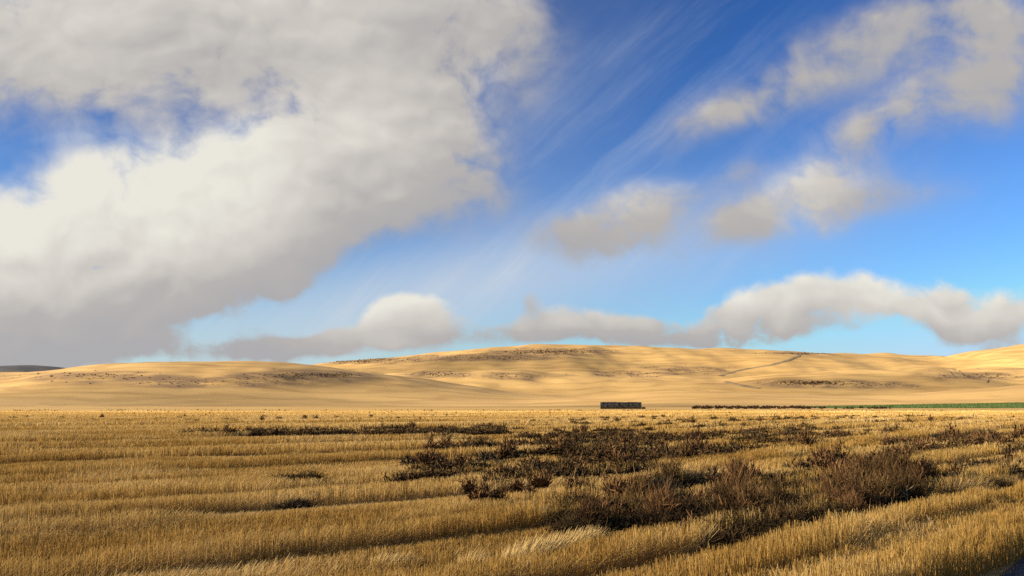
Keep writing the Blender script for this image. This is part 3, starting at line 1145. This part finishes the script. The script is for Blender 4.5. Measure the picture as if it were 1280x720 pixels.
def bale_mesh(seed):
    rg = np.random.default_rng(seed)
    bm = bmesh.new()
    bmesh.ops.create_cube(bm, size=1.0)
    bmesh.ops.scale(bm, vec=(BW - 0.07, BD, BH - 0.05), verts=bm.verts)
    bmesh.ops.bevel(bm, geom=bm.edges[:], offset=0.10, segments=2, affect='EDGES')
    bmesh.ops.subdivide_edges(bm, edges=[e for e in bm.edges if e.calc_length() > 0.5], cuts=4, use_grid_fill=True)
    for v in bm.verts:
        v.co += Vector(rg.normal(0, 0.018, 3))
        v.co.z += BH * 0.5
        # twine pulls two waists into the bale
        for tx in (-0.27, 0.27):
            if abs(v.co.x - tx * BW) < 0.12:
                v.co.y *= 0.985
    me = bpy.data.meshes.new('straw_bale')
    bm.to_mesh(me)
    bm.free()
    return me


def bale_mat(name, a, b2):
    m, t, b = material(name)
    tc = t.n.new('ShaderNodeTexCoord')
    oi = t.n.new('ShaderNodeObjectInfo')
    p = t.vm('ADD', tc.outputs['Object'], t.vm('SCALE', (37.0, 11.0, 5.0), None))
    nz = t.noise(t.mapping(tc.outputs['Object'], sc=(5.0, 1.5, 1.0)), 3.0, 6, 0.7)
    f = t.m('ADD', t.rng(nz, 0.3, 0.7, 0.0, 0.75), t.m('MULTIPLY', oi.outputs['Random'], 0.45))
    t.put(b.inputs['Base Color'], t.mix(f, a, b2))
    return m


M_BT = bale_mat('weathered_grey_straw', (0.009, 0.011, 0.014), (0.030, 0.035, 0.042))
M_BB = bale_mat('rotted_brown_straw', (0.009, 0.007, 0.004), (0.030, 0.022, 0.010))
bm_top = [bale_mesh(i) for i in range(3)]
bm_bot = [m.copy() for m in bm_top]
for m in bm_top:
    m.materials.append(M_BT)
for m in bm_bot:
    m.materials.append(M_BB)
LAYER = ['bottom layer of the long stack, rotted dark brown', 'middle layer of the long stack', 'top layer of the long stack']
for lay in range(3):
    nb = 18
    for i in range(nb):
        o = bpy.data.objects.new('straw_bale', (bm_bot if lay == 0 else bm_top)[(i * 7 + lay) % 3])
        COL.objects.link(o)
        x = SX0 + 0.3 + (i + 0.5) * BW
        o.location = (x + random.uniform(-.02, .02), SY + BD / 2 + random.uniform(-.1, .1), lay * BH)
        o.rotation_euler = (0, 0, random.uniform(-.03, .03))
        o.scale = (1, 1, 1 + (random.uniform(-.10, .06) if lay == 2 else random.uniform(-.01, 0)))
        end = 'leftmost' if i == 0 else 'rightmost' if i == nb - 1 else None
        if lay == 0:
            lab = (f'{end} dark brown bale at the bottom of the long stack' if end else 'dark brown bale inside the bottom row of the long stack')
        elif lay == 1:
            lab = (f'{end} weathered grey bale halfway up the long stack' if end else 'weathered grey bale inside the middle row of the long stack')
        else:
            lab = (f'{end} weathered grey bale on top of the long stack' if end else 'weathered grey bale inside the top row of the long stack')
        tag(o, lab, 'bale', 'bales of the long dark stack')
o = bpy.data.objects.new('straw_bale', bm_bot[1])
COL.objects.link(o)
o.location = (SX1 + 0.55, SY + 0.9, -0.15)
o.rotation_euler = (0, R(24), R(12))
tag(o, 'tilted dark bale slumped on the ground at the right end of the stack', 'bale', 'bales of the long dark stack')


# ------------------------------------------------------------------ tussocks and pale dead stalks
def tuft(rg, n, H, Rr, width, lean_to=None, lean=0.0):
    V, Q, T = [], [], []
    off = 0
    for i in range(int(n * 3.4)):
        a, rr = rg.random() * 6.283, math.sqrt(rg.random()) * Rr
        x0, y0 = math.cos(a) * rr, math.sin(a) * rr
        ln = H * (0.6 + 0.5 * rg.random()) * (1 - 0.35 * (rr / Rr) ** 2)
        th = a + rg.normal(0, 0.5)
        tilt = 0.10 + 0.55 * (rr / Rr) + rg.normal(0, 0.10)
        d0 = np.array([math.cos(th) * math.sin(tilt), math.sin(th) * math.sin(tilt), math.cos(tilt)])
        if lean_to is not None:
            d0 = d0 * 0.5 + np.array([math.cos(lean_to) * math.sin(lean), math.sin(lean_to) * math.sin(lean), math.cos(lean)])
            d0 /= np.linalg.norm(d0)
        fa = rg.random() * 3.14
        sx, sy = math.cos(fa) * width / 2, math.sin(fa) * width / 2
        p = np.array([x0, y0, 0.0])
        tt = float(np.clip(rg.normal(0.45, 0.2), 0, 1))
        for k in range(4):
            f = 1 - 0.7 * k / 3
            V.append(p - np.array([sx, sy, 0]) * f); V.append(p + np.array([sx, sy, 0]) * f)
            T += [tt, tt]
            d0 = d0 + np.array([d0[0] * 0.22, d0[1] * 0.22, -0.05])
            d0 /= np.linalg.norm(d0)
            p = p + d0 * ln / 3
        for k in range(3):
            b = off + 2 * k
            Q.append((b, b + 1, b + 3, b + 2))
        off += 8
    return np.array(V), np.array(Q), np.array(T)


def straw_mat(name, a, b2):
    m, t, b = material(name)
    at2 = t.n.new('ShaderNodeAttribute')
    at2.attribute_name = 'tint'
    t.put(b.inputs['Base Color'], t.mix(at2.outputs['Fac'], a, b2))
    return m


M_TUS = straw_mat('dry_tussock', (0.20, 0.115, 0.036), (0.46, 0.31, 0.12))
M_PALE = straw_mat('bleached_straw', (0.42, 0.27, 0.085), (0.66, 0.48, 0.21))
tus = []
for j in range(3):
    a = tuft(np.random.default_rng(900 + j), 420, 0.62, 0.38, 0.010)
    me = mesh_np('grass_tussock', a[0], quads=a[1], tint=a[2])
    me.materials.append(M_TUS)
    tus.append(me)
TUS = [(1190, 628, 1.3, 'broad golden grass mound at the edge of the right weeds'), (1212, 620, 1.15, 'golden grass mound just behind the broad one by the right weeds'),
       (1232, 640, 1.0, 'dark hearted grass tussock beside the road rows at right'), (1165, 655, .9, 'upright tan grass tussock in front of the golden mounds'),
       (1120, 670, .9, 'tan grass tussock nearest the rusty weeds at lower right'), (1150, 690, .95, 'tan grass tussock in the rough stubble at lower right'),
       (1085, 690, .8, 'small tan grass tussock below the rusty weeds'), (1045, 702, .8, 'small tan grass tussock at the bottom edge right of the weeds'),
       (945, 668, .8, 'golden grass tussock caught in the front of the dark weeds'), (848, 640, .8, 'golden grass tussock standing between two dark grey weeds'),
       (760, 668, .6, 'small golden tussock at the left tip of the weed mass'), (1215, 660, .8, 'tan tussock next to the straw rows by the road'),
       (1260, 612, .9, 'tan tussock at the right picture edge behind the road rows')]
for i, (px, py, s, lab) in enumerate(TUS):
    X, Y = on_flat(px, py)
    o = bpy.data.objects.new('grass_tussock', tus[i % 3])
    COL.objects.link(o)
    o.location = (X, Y, float(field_height(np.array(X), np.array(Y))) - 0.02)
    o.rotation_euler = (0, 0, random.uniform(0, 6.28))
    o.scale = (s * 1.15, s * 1.15, s)
    tag(o, lab, 'grass tussock', 'dry grass tussocks')

pale = []
for j in range(3):
    a = tuft(np.random.default_rng(950 + j), 130, 0.50, 0.34, 0.010, lean_to=R(20), lean=0.5)
    me = mesh_np('leaning_straw', a[0], quads=a[1], tint=a[2])
    me.materials.append(M_PALE)
    pale.append(me)
PALE = [(655, 705, 1.0), (672, 700, 1.1), (688, 696, .9), (705, 690, 1.0), (722, 684, .9), (738, 679, .8), (640, 712, .9), (590, 714, .8),
        (480, 716, .8), (500, 712, .7), (330, 690, .7), (350, 684, .6), (110, 602, .8), (150, 600, .7), (215, 598, .7), (240, 596, .7)]
for i, (px, py, s) in enumerate(PALE):
    X, Y = on_flat(px, py)
    o = bpy.data.objects.new('leaning_straw', pale[i % 3])
    COL.objects.link(o)
    o.location = (X, Y, float(field_height(np.array(X), np.array(Y))) - 0.02)
    o.rotation_euler = (0, 0, random.uniform(-.5, .5))
    o.scale = (s, s, s)
    if i < 7:
        lab = 'bleached leaning straw tuft in the pale row before the weed mass'
    elif i < 10:
        lab = 'bleached leaning straw tuft at the bottom edge left of the middle'
    elif i < 12:
        lab = 'bleached leaning straw tuft in the lower left stubble'
    else:
        lab = 'bleached straw tuft lying across the left stubble rows'
    tag(o, lab, 'straw tuft', ['pale tufts before the weed mass', 'pale tufts at the bottom edge', 'pale tufts lower left', 'pale tufts across the left rows'][0 if i < 7 else 1 if i < 10 else 2 if i < 12 else 3])


def stalk_mesh(seed, H):
    """a dead weed stem with a few bare side branches"""
    rg = np.random.default_rng(seed)
    cu = bpy.data.curves.new('dead_stalk', 'CURVE')
    cu.dimensions = '3D'
    cu.bevel_depth = 1.0
    cu.bevel_resolution = 1

    def sp(pts, r0, r1):
        s_ = cu.splines.new('POLY')
        s_.points.add(len(pts) - 1)
        for i, p in enumerate(pts):
            s_.points[i].co = (*p, 1)
            s_.points[i].radius = r0 + (r1 - r0) * i / (len(pts) - 1)
    main = [np.array([0.03 * math.sin(i), 0.02 * math.cos(i * 1.3), H * i / 6]) for i in range(7)]
    sp(main, 0.012, 0.005)
    for i in range(5):
        k = 1 + i % 5
        d = np.array([rg.normal(0, 1), rg.normal(0, .6), 0.9])
        d /= np.linalg.norm(d)
        sp([main[k], main[k] + d * H * 0.14, main[k] + d * H * 0.26 + np.array([0, 0, .03])], 0.008, 0.004)
    tmp = bpy.data.objects.new('tmp', cu)
    me = bpy.data.meshes.new_from_object(tmp)
    bpy.data.objects.remove(tmp)
    return me


M_BONE, t_, b_ = material('bleached_wood')
tc_ = t_.n.new('ShaderNodeTexCoord')
t_.put(b_.inputs['Base Color'], t_.mix(t_.noise(tc_.outputs['Object'], 30, 4, 0.6), (0.30, 0.22, 0.12), (0.52, 0.41, 0.25)))
for (px, py, H, lab) in [(1136, 645, .75, 'bare pale dead stalk standing out before the tall rusty weed'), (781, 628, .62, 'thin pale dead stalk between the two grey weeds'),
                         (1165, 682, .55, 'thin bare stalk in the dark gap of the right foreground grass'), (683, 660, .5, 'short pale forked stalk above the left tip of the weed mass')]:
    X, Y = on_flat(px, py)
    o = obj('dead_stalk', stalk_mesh(int(px), H), M_BONE)
    o.location = (X, Y, 0)
    o.rotation_euler = (R(random.uniform(-6, 6)), R(random.uniform(-10, 10)), random.uniform(0, 6))
    tag(o, lab, 'dead stalk', 'bare dead stalks')
